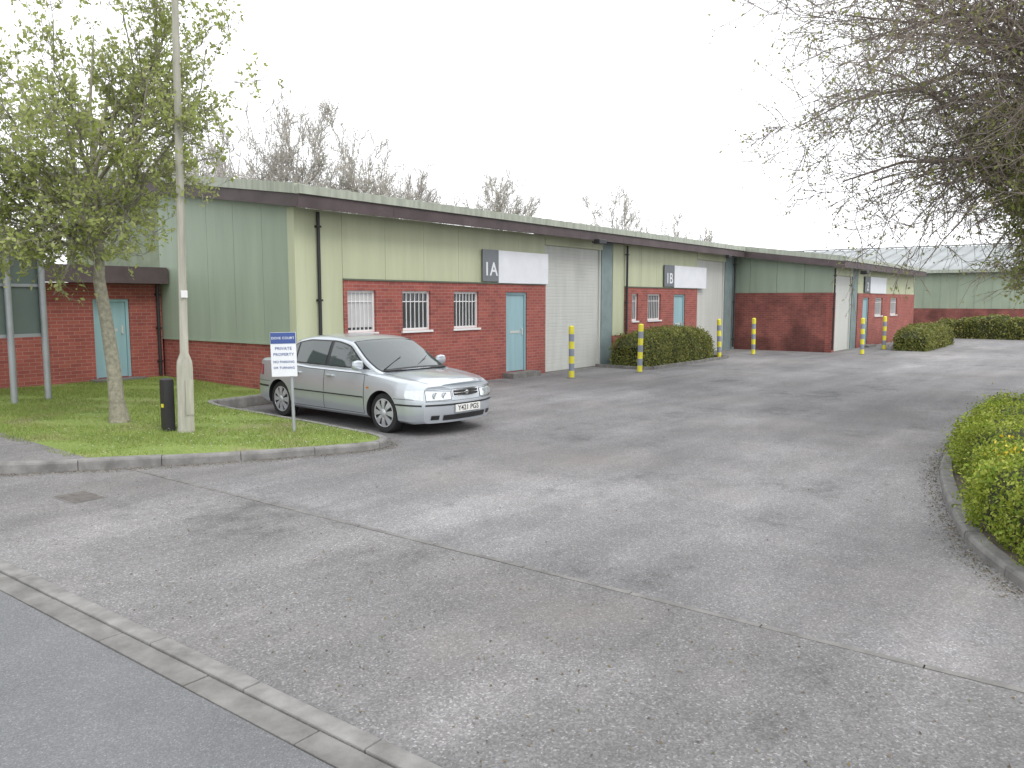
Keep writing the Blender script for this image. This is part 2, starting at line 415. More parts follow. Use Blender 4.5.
while cnt<60000:
    x=random.uniform(4.3,9.7);y=random.uniform(7.9,17.3)
    xx=x+.15*math.sin(y*5)+.06*math.sin(y*17)
    if not (pip(x,y,gpoly) or (4.3<x<4.46 and pip(xx+.15,y,gpoly))): 
        continue
    cl=math.sin(x*2.3+1)*math.sin(y*1.9)+.5*math.sin(x*6.1+y*4.3)
    cnt+=1
    if cl<-.55 and random.random()<.8: continue
    if y<9.9 and x<5.6 and random.random()<.6: continue
    h=random.uniform(.02,.05)*(1+.25*cl); a=random.uniform(0,6.28); w=.0035; z=zg(x,y)
    dx,dy=math.cos(a)*w,math.sin(a)*w; lx,ly=random.gauss(0,.02),random.gauss(0,.02)
    k=len(V); V+=[(x-dx,y-dy,z),(x+dx,y+dy,z),(x+lx,y+ly,z+h)]; F.append((k,k+1,k+2))
meshof('grass',V,F,M_blade)
V=[];F=[]
for _ in range(260):
    x=random.uniform(4.6,8);y=random.uniform(8,13)
    if not pip(x,y,gpoly): continue
    k=len(V);z=zg(x,y)+.05;r=.010
    V+=[(x+r*math.cos(t),y+r*math.sin(t),z) for t in (0,1.05,2.1,3.14,4.19,5.24)];F.append(tuple(range(k,k+6)))
meshof('daisies',V,F,M_white)
M_grit=leafmat('kerb_debris',[(.06,.05,.04),(.13,.10,.06),(.2,.15,.08),(.10,.12,.04)],.1,.8)
PP=[]
for path,side,n in ((KP,1,6000),(RK,-1,9000)):
    pts=resample(path,.2)
    pts=[p for p in pts if -6<p.y<16]
    for _ in range(n):
        i=random.randrange(len(pts)-1); d=(pts[i+1]-pts[i]).normalized(); nn=Vector((d.y,-d.x,0))*side
        o=abs(random.gauss(0,.10))+.012; q=pts[i].lerp(pts[i+1],random.random())+nn*o; PP.append((q.x,q.y,.006))
for _ in range(1500): PP.append((random.uniform(4.8,24),random.uniform(1.8,12),.006))
for _ in range(900): PP.append((random.uniform(2.5,4.6),random.uniform(-1,9),.006))
leaves('leaf_litter',PP,np.tile([0,0,1.],(len(PP),1)),.008,M_grit,None,.9,.7)
M_iron=simple('cast_iron',(.14,.13,.12),.8,0,.3,15,.5,120)
def cover(x,y,w,l):
    e=empty('drain_cover')
    boxes('frame',[(x-w,x+w,y-l,y+l,-.02,.004)],M_kerb2,e)
    boxes('lid',[(x-w+.02,x+w-.02,y-l+.02,y+l-.02,-.01,.007)],M_iron,e)
    boxes('ribs',[(x-w+.04,x+w-.04,y-l+.04+i*.05,y-l+.06+i*.05,0,.009) for i in range(int((2*l-.08)/.05))],M_iron,e)
cover(3.7,8.35,.17,.24)
# ---------------------------------------------------------------- building unit 1
VF=12.57
zr=lambda v:4.10+(v-12.15)*.13
def wallx(name,x0,x1,z0,z1,y,th,ops,mat,parent):
    xs=sorted(set([x0,x1]+[o[0] for o in ops]+[o[1] for o in ops])); zs=sorted(set([z0,z1]+[o[2] for o in ops]+[o[3] for o in ops]))
    xs=[a for a in xs if x0<=a<=x1]; zs=[a for a in zs if z0<=a<=z1]
    L=[]
    for i in range(len(xs)-1):
        cx=(xs[i]+xs[i+1])/2
        run=None
        for j in range(len(zs)-1):
            cz=(zs[j]+zs[j+1])/2
            inn=any(o[0]<cx<o[1] and o[2]<cz<o[3] for o in ops)
            if not inn:
                if run and abs(run[1]-zs[j])<1e-6: run[1]=zs[j+1]
                else:
                    if run: L.append((xs[i],xs[i+1],y,y+th,run[0],run[1]))
                    run=[zs[j],zs[j+1]]
        if run: L.append((xs[i],xs[i+1],y,y+th,run[0],run[1]))
    return boxes(name,L,mat,parent)
def window(x0,x1,z0,z1,y,parent,bars=True,blind=False,mull=0):
    f=.05; d=y+.06
    L=[(x0,x1,d,d+.06,z0,z0+f),(x0,x1,d,d+.06,z1-f,z1),(x0,x0+f,d,d+.06,z0+f,z1-f),(x1-f,x1,d,d+.06,z0+f,z1-f)]
    boxes('window_frame',L,M_white,parent)
    boxes('window_sill',[(x0-.04,x1+.04,y-.04,y+.1,z0-.05,z0-.002)],M_white,parent)
    boxes('window_glass',[(x0+f,x1-f,d+.03,d+.04,z0+f,z1-f)],M_glass,parent)
    if bars:
        n=max(3,int((x1-x0)/.13)); B=[]
        for i in range(1,n): 
            xx=x0+f+(x1-x0-2*f)*i/n; B.append((xx-.008,xx+.008,d+.004,d+.024,z0+f,z1-f))
        B.append((x0+f,x1-f,d+.002,d+.022,z0+(z1-z0)*.72,z0+(z1-z0)*.72+.02))
        boxes('window_bars',B,M_white,parent)
    if blind: boxes('window_blind',[(x0+f+.003,x1-f-.003,d+.026,d+.0295,z0+(z1-z0)*.12,z1-f)],M_blind,parent)
def door(x0,x1,z0,z1,y,parent):
    boxes('door_frame',[(x0,x0+.06,y+.04,y+.12,z0,z1),(x1-.06,x1,y+.04,y+.12,z0,z1),(x0+.06,x1-.06,y+.04,y+.12,z1-.06,z1)],M_teal,parent)
    boxes('door_leaf',[(x0+.065,x1-.065,y+.075,y+.11,z0+.01,z1-.065)],M_teal,parent)
    boxes('door_letterbox',[(x0+.25,x1-.25,y+.065,y+.08,z0+1.0,z0+1.06)],M_shut,parent)
    boxes('door_lock',[(x1-.17,x1-.13,y+.04,y+.076,z0+.95,z0+1.12)],M_shut,parent)
    boxes('door_step',[(x0-.15,x1+.15,y-.35,y-.002,-.02,z0-.01)],M_kerb2,parent)
def panels(name,x0,x1,y,z0,z1,mat,parent,w=1.15,th=.04):
    n=max(1,round((x1-x0)/w)); L=[];g=.004
    for i in range(n):
        a=x0+(x1-x0)*i/n;b=x0+(x1-x0)*(i+1)/n; L.append((a+g,b-g,y,y+th,z0,z1))
    boxes(name,L,mat,parent)
    boxes(name+'_backing',[(x0,x1,y+th-.01,y+th+.2,z0+.002,z1-.002)],M_gap,parent)
def shutter(x0,x1,z1,y,parent):
    V=[];F=[];z=0.02;step=.0935;k=0;prof=[]
    while z<z1: prof+=[(0,z),(.005,z+.006),(.005,z+.010),(0,z+.016)]; z+=step
    prof.append((0,z1))
    for d,zz in prof: V+=[(x0,y+d,zz),(x1,y+d,zz)]
    F=[(2*i,2*i+1,2*i+3,2*i+2) for i in range(len(prof)-1)]
    meshof('roller_shutter',V,F,M_shut,parent)
    boxes('shutter_guides',[(x0-.08,x0,y-.05,y+.05,0,z1),(x1,x1+.08,y-.05,y+.05,0,z1)],M_shut,parent)
    boxes('shutter_bottom_rail',[(x0+.01,x1-.01,y-.02,y-.002,.01,.12)],M_shut,parent)
    boxes('shutter_threshold',[(x0-.05,x1+.05,y-.35,y-.055,-.03,.006)],M_kerb2,parent)
def pipe(x,y,z0,z1,parent,r=.035):
    cyl('downpipe',(x,y,z0),(x,y,z1),r,r,M_black,parent,12)
    boxes('pipe_brackets',[(x-.05,x+.05,y-.04,y+.05,z,z+.04) for z in (z0+.3,(z0+z1)/2,z1-.3)],M_black,parent)
B=empty('industrial_unit_building')
wins=[(11.02,11.80,1.33,2.2),(12.59,13.49,1.33,2.2),(14.29,15.21,1.33,2.2)]
dr=(16.31,17.22,.14,2.2)
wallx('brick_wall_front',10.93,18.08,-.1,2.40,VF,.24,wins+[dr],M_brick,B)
boxes('brick_plinth_front',[(9.75,10.925,VF+.02,VF+.24,-.1,1.14)],M_brick,B)
boxes('wall_capping',[(10.93,18.08,VF-.02,VF+.03,2.402,2.435)],M_cap,B)
for i,w in enumerate(wins): window(*w,VF,B,True,i==0)
door(*dr,VF,B)
panels('cladding_front',9.98,10.93,VF+.03,1.145,3.75,M_clad,B,.95)
panels('cladding_upper',10.93,18.08,VF+.03,2.437,3.75,M_clad,B)
boxes('corner_trim',[(9.735,9.975,VF-.004,VF+.2,1.143,3.75)],M_clad,B)
shutter(18.16,21.03,3.5,VF+.12,B)
boxes('shutter_head',[(18.085,21.11,VF+.02,VF+.3,3.5,3.76)],M_clad,B)
boxes('teal_side_panel',[(21.112,21.75,VF+.04,VF+.3,0,3.74)],M_tealp,B)
panels('cladding_mid',21.76,22.5,VF+.03,0.9,3.74,M_clad,B)
boxes('brick_mid',[(21.76,22.5,VF+.01,VF+.24,-.1,.895)],M_brick,B)
winsB=[(22.95,23.35,1.33,2.2),(24.02,24.97,1.33,2.2)]; drB=(25.98,26.9,.12,2.2)
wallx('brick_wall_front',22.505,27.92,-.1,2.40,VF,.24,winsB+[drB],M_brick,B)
boxes('wall_capping',[(22.505,27.92,VF-.02,VF+.03,2.402,2.435)],M_cap,B)
for w in winsB: window(*w,VF,B)
door(*drB,VF,B)
panels('cladding_upper',22.51,27.92,VF+.03,2.437,3.75,M_clad,B)
shutter(28.0,30.5,3.5,VF+.12,B)
boxes('shutter_head',[(27.925,30.58,VF+.02,VF+.3,3.5,3.76)],M_clad,B)
boxes('teal_side_panel',[(30.59,31.69,VF+.04,VF+.3,0,3.74)],M_tealp,B)
boxes('interior',[(10.0,31.6,VF+.45,22,-.1,3.6)],M_dark,B)
n=5; ys=[VF+.05+i*(17.4-VF-.05)/n for i in range(n+1)]
L=[]
for i in range(n):
    a,b=ys[i]+.004,ys[i+1]-.004; L.append((9.74,9.80,a,b,1.14,zr(a)-.2,zr(b)-.2))
boxes('cladding_end',L,M_clad_shade,B)
boxes('cladding_end_backing',[(9.785,9.97,VF+.205,22,1.14,zr(VF+.2)-.25,zr(22)-.25)],M_gap,B)
boxes('brick_end',[(9.76,9.97,VF+.245,17.4,-.1,1.138)],M_brick,B)
boxes('end_flashing',[(9.72,9.76,VF,17.4,1.12,1.16)],M_clad_shade,B)
pipe(10.29,VF-.03,.25,3.7,B); pipe(22.5,VF-.06,.1,3.7,B); pipe(31.35,VF-.05,.1,3.7,B)
def roofslab(x0,x1,v0,v1,parent,th=.1):
    V=[];F=[]
    for x in (x0,x1):
        for v in (v0,v1): V+=[(x,v,zr(v)),(x,v,zr(v)-th)]
    F=[(0,2,6,4),(1,5,7,3),(0,4,5,1),(2,3,7,6),(0,1,3,2),(4,6,7,5)]
    meshof('roof',V,F,M_roof,parent)
    n=int((x1-x0)/.5)
    V=[];F=[]
    for i in range(n):
        x=x0+.2+i*.5; k=len(V)
        for v in (v0+.02,v1): V+=[(x,v,zr(v)-.001),(x+.03,v,zr(v)+.03),(x+.06,v,zr(v)+.03),(x+.09,v,zr(v)-.001)]
        F+=[(k+0,k+1,k+5,k+4),(k+1,k+2,k+6,k+5),(k+2,k+3,k+7,k+6),(k,k+3,k+2,k+1)]
    meshof('roof_ribs',V,F,M_roof,parent)
roofslab(9.6,31.35,12.2,22.5,B)
L=[];x=9.52
while x<31.2:
    L.append((x+.003,min(x+2.4,31.3)-.003,12.12,12.17,3.70,3.94)); x+=2.4
boxes('fascia_front',L,M_fascia,B)
boxes('soffit',[(9.6,31.3,12.175,VF+.02,3.76,3.80)],M_fascia,B)
L=[];x=9.50
while x<31.2:
    L.append((x+.002,min(x+3,31.3)-.002,12.08,12.2,3.942,4.10)); x+=3
boxes('gutter_trim',L,M_trim,B)
def verge(x0,x1,v0,v1,dz0,dz1,mat,parent,name):
    V=[]
    for x in (x0,x1):
        for v in (v0,v1): V+=[(x,v,zr(v)+dz1),(x,v,zr(v)+dz0)]
    meshof(name,V,[(0,2,6,4),(1,5,7,3),(0,4,5,1),(2,3,7,6),(0,1,3,2),(4,6,7,5)],mat,parent)
verge(9.52,9.59,12.175,22.5,-.40,-.16,M_fascia,B,'verge_board')
verge(9.49,9.62,12.205,22.5,-.158,.03,M_trim,B,'verge_trim')
def sign(x0,xm,x1,z0,z1,y,label,parent,ts):
    boxes('unit_sign_grey',[(x0,xm,y-.03,y,z0,z1)],M_signg,parent)
    boxes('unit_sign_white',[(xm+.01,x1,y-.03,y,z0-.03,z1)],M_signw,parent)
    t=text('unit_number',label,ts,((x0+xm)/2,y-.034,(z0+z1)/2-.1),(math.pi/2,0,0),M_signw,parent); t.data.offset=.008
sign(15.33,15.95,18.14,2.46,3.24,VF-.01,'1A',B,.46)
sign(25.15,25.9,28.6,2.46,3.2,VF-.01,'1B',B,.5)
boxes('floodlight',[(19.7,20.1,11.85,12.05,3.58,3.72)],M_black,B,.02)
boxes('floodlight_arm',[(19.87,19.93,12.05,12.2,3.63,3.67)],M_black,B)
boxes('floodlight',[(29.2,29.5,11.9,12.05,3.58,3.7)],M_black,B,.02)
AV=17.4
drA=(8.21,8.99,.32,2.02)
wallx('annex_brick_wall',-4,9.735,-.1,2.36,AV,.24,[drA],M_brick,B)
boxes('annex_interior',[(-3.9,9.7,AV+.4,26,-.1,2.3)],M_dark,B)
door(*drA,AV,B)
boxes('annex_fascia',[(-4.2,9.71,AV-.4,AV-.35,2.36,2.68)],M_fascia,B)
boxes('annex_roof',[(-4.2,9.71,AV-.345,26,2.5,2.72,3.1)],M_fascia,B)
pipe(9.62,AV-.07,.3,2.4,B)
# ---------------------------------------------------------------- unit 2
B2=empty('industrial_unit_building')
V2=8.75; UX=31.7; UE=46.6
boxes('brick_side_wall',[(UX,UX+.24,V2+.26,VF+.6,-.1,2.28)],M_brickg,B2)
n=4; L=[]
for i in range(n):
    a=V2+.03+(VF+.5-V2)*i/n;b=V2+.03+(VF+.5-V2)*(i+1)/n; L.append((UX+.03,UX+.068,a+.005,b-.005,2.285,zr(a)-.2,zr(b)-.2))
boxes('cladding_side',L,M_clad_shade,B2)
boxes('cladding_side_backing',[(UX+.07,UX+.24,V2+.26,VF+.6,2.285,zr(V2+.25)-.25,zr(VF+.6)-.25)],M_gap,B2)
boxes('corner_brick',[(UX+.002,UX+.35,V2,V2+.255,-.1,2.28)],M_brick,B2)
boxes('corner_cladding',[(UX+.072,UX+.35,V2+.03,V2+.25,2.285,3.3)],M_clad,B2)
shutter(32.15,34.4,2.95,V2+.12,B2)
boxes('shutter_head',[(32.055,34.5,V2+.034,V2+.3,2.95,3.3)],M_clad,B2)
boxes('teal_side_panel',[(34.5,35.3,V2+.04,V2+.3,0,3.3)],M_tealp,B2)
w2=[(38.2,39.6,1.3,2.1),(41.2,42.6,1.3,2.1)]; d2=(36.1,37.1,.1,2.1)
wallx('brick_wall_front',35.3,UE,-.1,2.28,V2,.24,w2+[d2],M_brick,B2)
for w in w2: window(*w,V2,B2)
door(*d2,V2,B2)
panels('cladding_upper',35.3,UE,V2+.03,2.285,3.3,M_clad,B2)
sign(36.2,37.1,40.0,2.32,3.0,V2-.01,'2',B2,.5)
boxes('interior',[(UX+.3,UE,V2+.45,22,-.1,3.1)],M_dark,B2)
roofslab(31.42,UE+.3,8.35,22.5,B2)
zf=zr(8.35)
boxes('fascia_front',[(31.36,UE+.3,8.28,8.33,zf-.40,zf-.15)],M_fascia,B2)
boxes('gutter_trim',[(31.36,UE+.3,8.25,8.36,zf-.148,zf+.01)],M_trim,B2)
verge(31.36,31.41,8.335,22.5,-.40,-.16,M_fascia,B2,'verge_board')
verge(31.355,31.43,8.365,22.5,-.158,.035,M_trim,B2,'verge_trim')
pipe(31.62,V2-.06,.1,3.2,B2)
boxes('floodlight',[(33.2,33.6,7.95,8.2,3.0,3.14)],M_black,B2,.02)
# ---------------------------------------------------------------- far shed
B3=empty('warehouse_shed')
M_clad3=simple('shed_cladding',(.33,.39,.29),.6,0,.1,.6)
M_roof3=simple('shed_roof',(.34,.36,.36),.95,0,.15,.3,spec=.1)
M_roofr=simple('shed_roof_rib',(.27,.285,.285),.95,0,.15,.3,spec=.1)
def corr(name,p0,p1,z0,z1,mat,parent,pitch=.9,depth=.05):
    p0=Vector(p0);p1=Vector(p1);L=(p1-p0).length;n=int(L/pitch);d=(p1-p0)/n;nr=Vector((-d.y,d.x)).normalized()*depth
    P=[]
    for i in range(n):
        a=p0+d*i; P+=[a,a+d*.4,a+d*.5+nr,a+d*.9+nr]
    P.append(p1); V=[];
    for p in P: V+=[(p.x,p.y,z0),(p.x,p.y,z1)]
    meshof(name,V,[(2*i,2*i+2,2*i+3,2*i+1) for i in range(len(P)-1)],mat,parent)
SE,SR,SX=3.75,5.9,67
boxes('shed_brick',[(54,54.3,-12,24,-.1,1.5)],M_brickg,B3)
corr('shed_cladding_wall',(53.98,24),(53.98,-12),1.5,SE-.05,M_clad3,B3)
V=[];F=[];FM=[]
y=-12.5
while y<24.5:
    k=len(V)
    for yy,dz in ((y,0),(y+.78,0),(y+.82,.05),(y+.92,.05),(y+.96,0)):
        V+=[(53.6,yy,SE+dz),(SX,yy,SR+dz)]
    F+=[(k+2*i,k+2*i+2,k+2*i+3,k+2*i+1) for i in range(4)]; FM+=[0,1,1,1]; y+=.96
meshof('shed_roof',V,F,[M_roof3,M_roofr],B3,False,FM)
boxes('shed_gutter',[(53.5,53.6,-12.5,24.5,SE-.15,SE+.04)],M_trim,B3)
boxes('shed_ridge',[(SX-.15,SX+.15,-12.5,24.5,SR+.05,SR+.12)],M_roofr,B3)
boxes('shed_body',[(54.4,80,-12,24,-.1,SE-.1)],M_clad3,B3)
meshof('shed_back_slope',[(SX,-12.5,SR),(80.5,-12.5,SE),(80.5,24.5,SE),(SX,24.5,SR)],[(0,1,2,3)],M_roof3,B3)
meshof('shed_gable',[(54,-12,SE-.1),(80,-12,SE-.1),(SX,-12,SR-.05)],[(0,1,2)],M_clad3,B3)
meshof('shed_gable',[(54,24,SE-.1),(80,24,SE-.1),(SX,24,SR-.05)],[(0,1,2)],M_clad3,B3)
# ---------------------------------------------------------------- street furniture
M_yel=simple('bollard_yellow',(.72,.66,.05),.5,0,.1)
M_bgrey=simple('bollard_grey',(.24,.27,.33),.5,0,.1)
def bollard(x,y,h=1.32):
    n=7;prof=[];fm=[]
    s=h/n
    for i in range(n):
        prof+=[(.072,i*s),(.072,(i+1)*s-.0005)]; fm+=[0 if i%2==0 else 1]*2
    prof+=[(.070,h),(.05,h+.02),(.01,h+.03)]; fm+=[0,0,0,0]
    e=empty('bollard',(x,y,0)); e.rotation_euler=(random.gauss(0,.012),random.gauss(0,.012),0)
    lathe('post',prof,None,e,fm=fm[:len(prof)-1]+[0],mats=[M_yel,M_bgrey],n=16)
    lathe('base_collar',[(.14,-.02),(.14,.01),(.076,.02)],M_kerb2,e,n=16)
for x,y in ((17.3,11.2),(19.85,10.6),(26.6,11.1),(28.9,10.75),(31.35,7.55),(35.0,7.6)): bollard(x,y)
M_conc=simple('lamp_column_concrete',(.40,.39,.33),.85,0,.25,4,.4,70,streak=True)
lx,ly=6.18,10.53; lz=zg(lx,ly)
LPo=empty('lamp_post',(lx,ly,lz)); LPo.rotation_euler=(.013,.010,0)
lathe('column',[(.125,-.1),(.125,.02),(.115,.05),(.112,.9),(.105,1.0),(.06,1.12),(.057,2.0),(.045,6.5),(.038,8.0)],M_conc,LPo,n=8)
cyl('bracket_arm',(0,0,7.95),(.9,-.5,8.25),.03,.025,M_conc,LPo,8)
boxes('lantern',[(.75,1.3,-.68,-.45,8.18,8.3)],M_shut,LPo,.03)
boxes('label',[(-.066,.03,-.075,-.062,1.9,2.0)],M_white,LPo)
boxes('access_door',[(-.06,.06,-.118,-.108,.25,.75)],M_conc,LPo)
CB=empty('cable_cabinet',(6.04,10.75,lz))
lathe('cabinet_body',[(.10,-.05),(.10,.70),(.095,.74),(.06,.76),(.01,.765)],M_black,CB,n=4,rot=(0,0,math.radians(40)))
boxes('cabinet_sticker',[(-.085,-.075,-.03,.02,.35,.40)],M_yel,CB)
M_blue=simple('sign_blue',(.05,.09,.28),.4,0,.05)
M_galv=simple('galvanised_steel',(.38,.40,.42),.45,.4,.1)
sx,sy=7.12,9.45; SG=empty('private_property_sign',(sx,sy,zg(sx,sy))); SG.rotation_euler=(0,math.radians(-1),math.radians(-50))
cyl('post',(.08,.03,-.1),(.08,.03,1.35),.024,.024,M_galv,SG,12)
boxes('panel',[(-.19,.17,-.012,0,.80,1.43)],M_signw,SG,.002)
boxes('blue_header',[(-.186,.166,-.0155,-.0125,1.27,1.427)],M_blue,SG)
boxes('clips',[(.03,.13,.001,.06,1.0,1.03),(.03,.13,.001,.06,1.25,1.28)],M_galv,SG)
R0=(math.pi/2,0,0)
def tt(s,size,z,m):
    t=text('text_line',s,size,(-.01,-.0145 if m is M_blue else -.0175,z),R0,m,SG,ext=.0008); t.data.offset=.0004; t.data.space_character=1.08
tt('DOVE COURT',.048,1.348,M_signw)
for i,(t,s) in enumerate((('PRIVATE',.060),('PROPERTY',.058),('NO PARKING',.046),('OR TURNING',.046))):
    tt(t,s,1.20-i*.085-(.02 if i>1 else 0),M_blue)
M_board=simple('board_back',(.13,.165,.155),.6,0,.15,1)
EB=empty('estate_notice_board',(6.35,15.3,zg(6.35,15.3)));EB.rotation_euler=(0,0,math.radians(12))
for x in (0,-.62,-2.2): cyl('post',(x,0,-.1),(x,0,3.02 if x else 2.85),.055,.055,M_galv,EB,14)
boxes('board',[(-2.5,.02,.06,.09,1.15,2.95)],M_board,EB,.005)
boxes('board_frame',[(-2.5,.03,.035,.058,1.12,1.18),(-2.5,.03,.035,.058,2.9,2.97),(-.035,.035,.0925,.1,1.12,2.97),(-2.5,.03,.035,.058,2.0,2.05)],M_galv,EB)
# ---------------------------------------------------------------- CAR
M_paint=simple('silver_paint',(.52,.56,.60),.30,.5,.02,2,coat=.8)
M_cglass=glassmat('car_glass',(.06,.075,.075),.03,.9)
M_chrome=simple('chrome',(.75,.75,.76),.12,1,.02)
M_lens=simple('headlamp_lens',(.62,.66,.68),.08,.5,.15,25,coat=1)
M_red=simple('tail_lamp',(.35,.015,.015),.15,0,.1,coat=1)
M_amb=simple('indicator_amber',(.6,.22,.03),.15,0,.1,coat=1)
M_tyre=simple('tyre_rubber',(.022,.022,.023),.8,0,.2,20)
M_hub=simple('wheel_cover',(.52,.54,.56),.35,.4,.1)
M_plate=simple('number_plate',(.75,.75,.72),.4,0,.03)
CAR=empty('parked_car',(9.25,10.06,0)); CAR.rotation_euler=(0,0,math.radians(86.5))
def table(pts,sm=9):
    xs=np.linspace(-2.6,2.6,521); ys=np.interp(xs,[p[0] for p in pts],[p[1] for p in pts])
    if sm>1:
        pad=np.pad(ys,sm,mode='edge'); k=np.ones(sm)/sm; ys=np.convolve(np.convolve(pad,k,'same'),k,'same')[sm:-sm]
    return lambda x:float(np.interp(x,xs,ys))
W=table([(-2.3,.71),(-2.2,.785),(-2.05,.825),(-1.7,.852),(-1,.865),(.5,.87),(1.4,.86),(2.0,.83),(2.2,.785),(2.3,.71)],5)
T=table([(-2.3,.735),(-2.2,.775),(-2.0,.808),(-1.6,.848),(-1.2,.892),(-.8,.925),(.5,.94),(1.4,.985),(1.75,1.01),(2.15,.985),(2.3,.93)],7)
G=table([(-2.6,.70),(-1.4,.82),(-1.25,.90),(-.42,1.34),(-.1,1.395),(.3,1.415),(.7,1.40),(1.05,1.345),(1.75,1.0),(1.9,.95),(2.6,.9)],11)
BT=table([(-2.3,.20),(-2.1,.18),(-1.5,.2),(1.8,.2),(2.1,.24),(2.3,.27)],5)
SF=[(.90,0),(.965,.06),(.99,.18),(1.0,.36),(1.0,.55),(.992,.72),(.975,.88),(.955,1.0)]
def side_pts(x):
    w=W(x);t=T(x)-.045;b=BT(x); return [(w*yf,b+f*(t-b)) for yf,f in SF]
def body_y(x,z):
    p=side_pts(x); return float(np.interp(z,[q[1] for q in p],[q[0] for q in p]))
gb=table([(-1.4,.70),(-.9,.775),(-.4,.80),(.6,.80),(1.2,.775),(1.8,.71)],11)
def gy(x,z): d=max(0,z-.92); return gb(x)-.30*d-.22*d*d
def sstep(a,b,x): t=max(0,min(1,(x-a)/(b-a))); return t*t*(3-2*t)
def warp(x,y,z):
    f=sstep(-1.4,-2.3,x); x2=x+.24*(abs(y)/.8)**2.6*f
    x2+=max(0,z-.52)*.22*sstep(-1.9,-2.3,x)
    x2+=max(0,.33-z)*.35*sstep(-2.0,-2.3,x)
    r=sstep(1.3,2.3,x); x2-=.14*(abs(y)/.8)**2.2*r
    x2-=max(0,z-.6)*.18*sstep(2.0,2.3,x)
    if z>.86 and abs(x)<2:
        x2+=.12*(y/.75)**2*sstep(-.2,-1.0,x)*sstep(.86,.95,z); x2-=.09*(y/.75)**2*sstep(.8,1.5,x)*sstep(.9,1.0,z)
    return (x2,y,z)
def body_sec(x):
    s=side_pts(x); w=W(x);t=T(x)
    cr=.018*sstep(-.9,-1.6,x)
    return s+[(w*.925,t-.022),(w*.885,t-.008),(w*.80,t-.002),(w*.62,t+.004),(w*.56,t+.010+cr*.6),(w*.3,t+.016+cr),(0,t+.02+cr)]
xs=np.concatenate([np.linspace(-2.3,-2.0,11),np.linspace(-1.95,1.95,66),np.linspace(2.0,2.3,9)])
V=[];F=[];secs=[]
for x in xs:
    h=body_sec(x); ring=[(y,z) for y,z in h]+[(-y,z) for y,z in h[-2::-1]]
    secs.append(len(V)); V+=[warp(x,y,z) for y,z in ring]
nr=len(ring)
for i in range(len(xs)-1):
    a,b=secs[i],secs[i+1]
    for j in range(nr-1): F.append((a+j,a+j+1,b+j+1,b+j))
    F.append((a+nr-1,a,b,b+nr-1))
def cap(si,x,flip):
    rows=[];nk=14;ns=len(SF)
    for j in range(ns):
        y,z=side_pts(x)[j]; row=[si+j]
        for k in range(1,nk): 
            yy=y*(1-2*k/nk); V.append(warp(x,yy,z)); row.append(len(V)-1)
        row.append(si+nr-1-j); rows.append(row)
    for j in range(ns-1):
        for k in range(nk):
            f=(rows[j][k],rows[j][k+1],rows[j+1][k+1],rows[j+1][k]); F.append(f[::-1] if flip else f)
    top=[si+ns-1+i for i in range(0,nr-2*(ns-1))]
    poly=top+rows[-1][-2:0:-1]
    F.append(tuple(poly) if flip else tuple(poly[::-1]))
    return rows[0]
r0=cap(secs[0],xs[0],False); r1=cap(secs[-1],xs[-1],True)
F.append(tuple(r0[::-1])); F.append(tuple(r1))
import bmesh
def finish(me,ang=32):
    bm=bmesh.new(); bm.from_mesh(me); bmesh.ops.remove_doubles(bm,verts=bm.verts,dist=1e-5); bmesh.ops.recalc_face_normals(bm,faces=bm.faces); bm.to_mesh(me); bm.free()
    me.polygons.foreach_set('use_smooth',[True]*len(me.polygons)); me.set_sharp_from_angle(angle=math.radians(ang))
body=meshof('body_shell',V,F,[M_paint,M_black],None); finish(body.data)
WX=(-1.33,1.37); WR=.305
for wx in WX:
    for sgn in (1,-1):
        c=cyl('cut',(wx,sgn*.52,WR),(wx,sgn*1.1,WR),.345,.345,M_black,None,48)
        m=body.modifiers.new('b','BOOLEAN'); m.operation='DIFFERENCE'; m.object=c; m.solver='EXACT'
        try: m.material_mode='TRANSFER'
        except Exception: pass
bpy.context.view_layer.update()
dg=bpy.context.evaluated_depsgraph_get(); nm=bpy.data.meshes.new_from_object(body.evaluated_get(dg))
body.modifiers.clear(); body.data=nm; nm.polygons.foreach_set('use_smooth',[True]*len(nm.polygons)); nm.set_sharp_from_angle(angle=math.radians(28))
for o in [o for o in bpy.data.objects if o.name.startswith('cut')]: bpy.data.objects.remove(o)
body.parent=CAR
V=[];F=[];gx=np.linspace(-1.34,1.84,80);nr=0
def gsec(x):
    g=G(x); zt=g-.045; h=[]
    z0=min(.86,zt-.02)
    for i in range(9):
        z=z0+(zt-z0)*i/8; h.append((gy(x,z),z))
    y=h[-1][0]; h+=[(y-.018,g-.022),(y-.05,g-.006),(y-.11,g+.002),(y*.6,g+.014),(y*.3,g+.022),(0,g+.025)]
    return h
def ztop(x,y):
    h=gsec(x)[8:]; return float(np.interp(abs(y),[q[0] for q in h][::-1],[q[1] for q in h][::-1]))
for x in gx:
    h=gsec(x); ring=h+[(-y,z) for y,z in h[-2::-1]]; nr=len(ring); V+=[warp(x,y,z) for y,z in ring]
for i in range(len(gx)-1):
    for j in range(nr-1): F.append((i*nr+j,i*nr+j+1,(i+1)*nr+j+1,(i+1)*nr+j))
gh=meshof('cabin_roof',V,F,M_paint,CAR); finish(gh.data,40)
def grid(name,fn,nu,nv,mat,parent=CAR):
    V=[fn(i/nu,j/nv) for i in range(nu+1) for j in range(nv+1)]
    F=[(i*(nv+1)+j,i*(nv+1)+j+1,(i+1)*(nv+1)+j+1,(i+1)*(nv+1)+j) for i in range(nu) for j in range(nv)]
    return meshof(name,V,F,mat,parent,True)
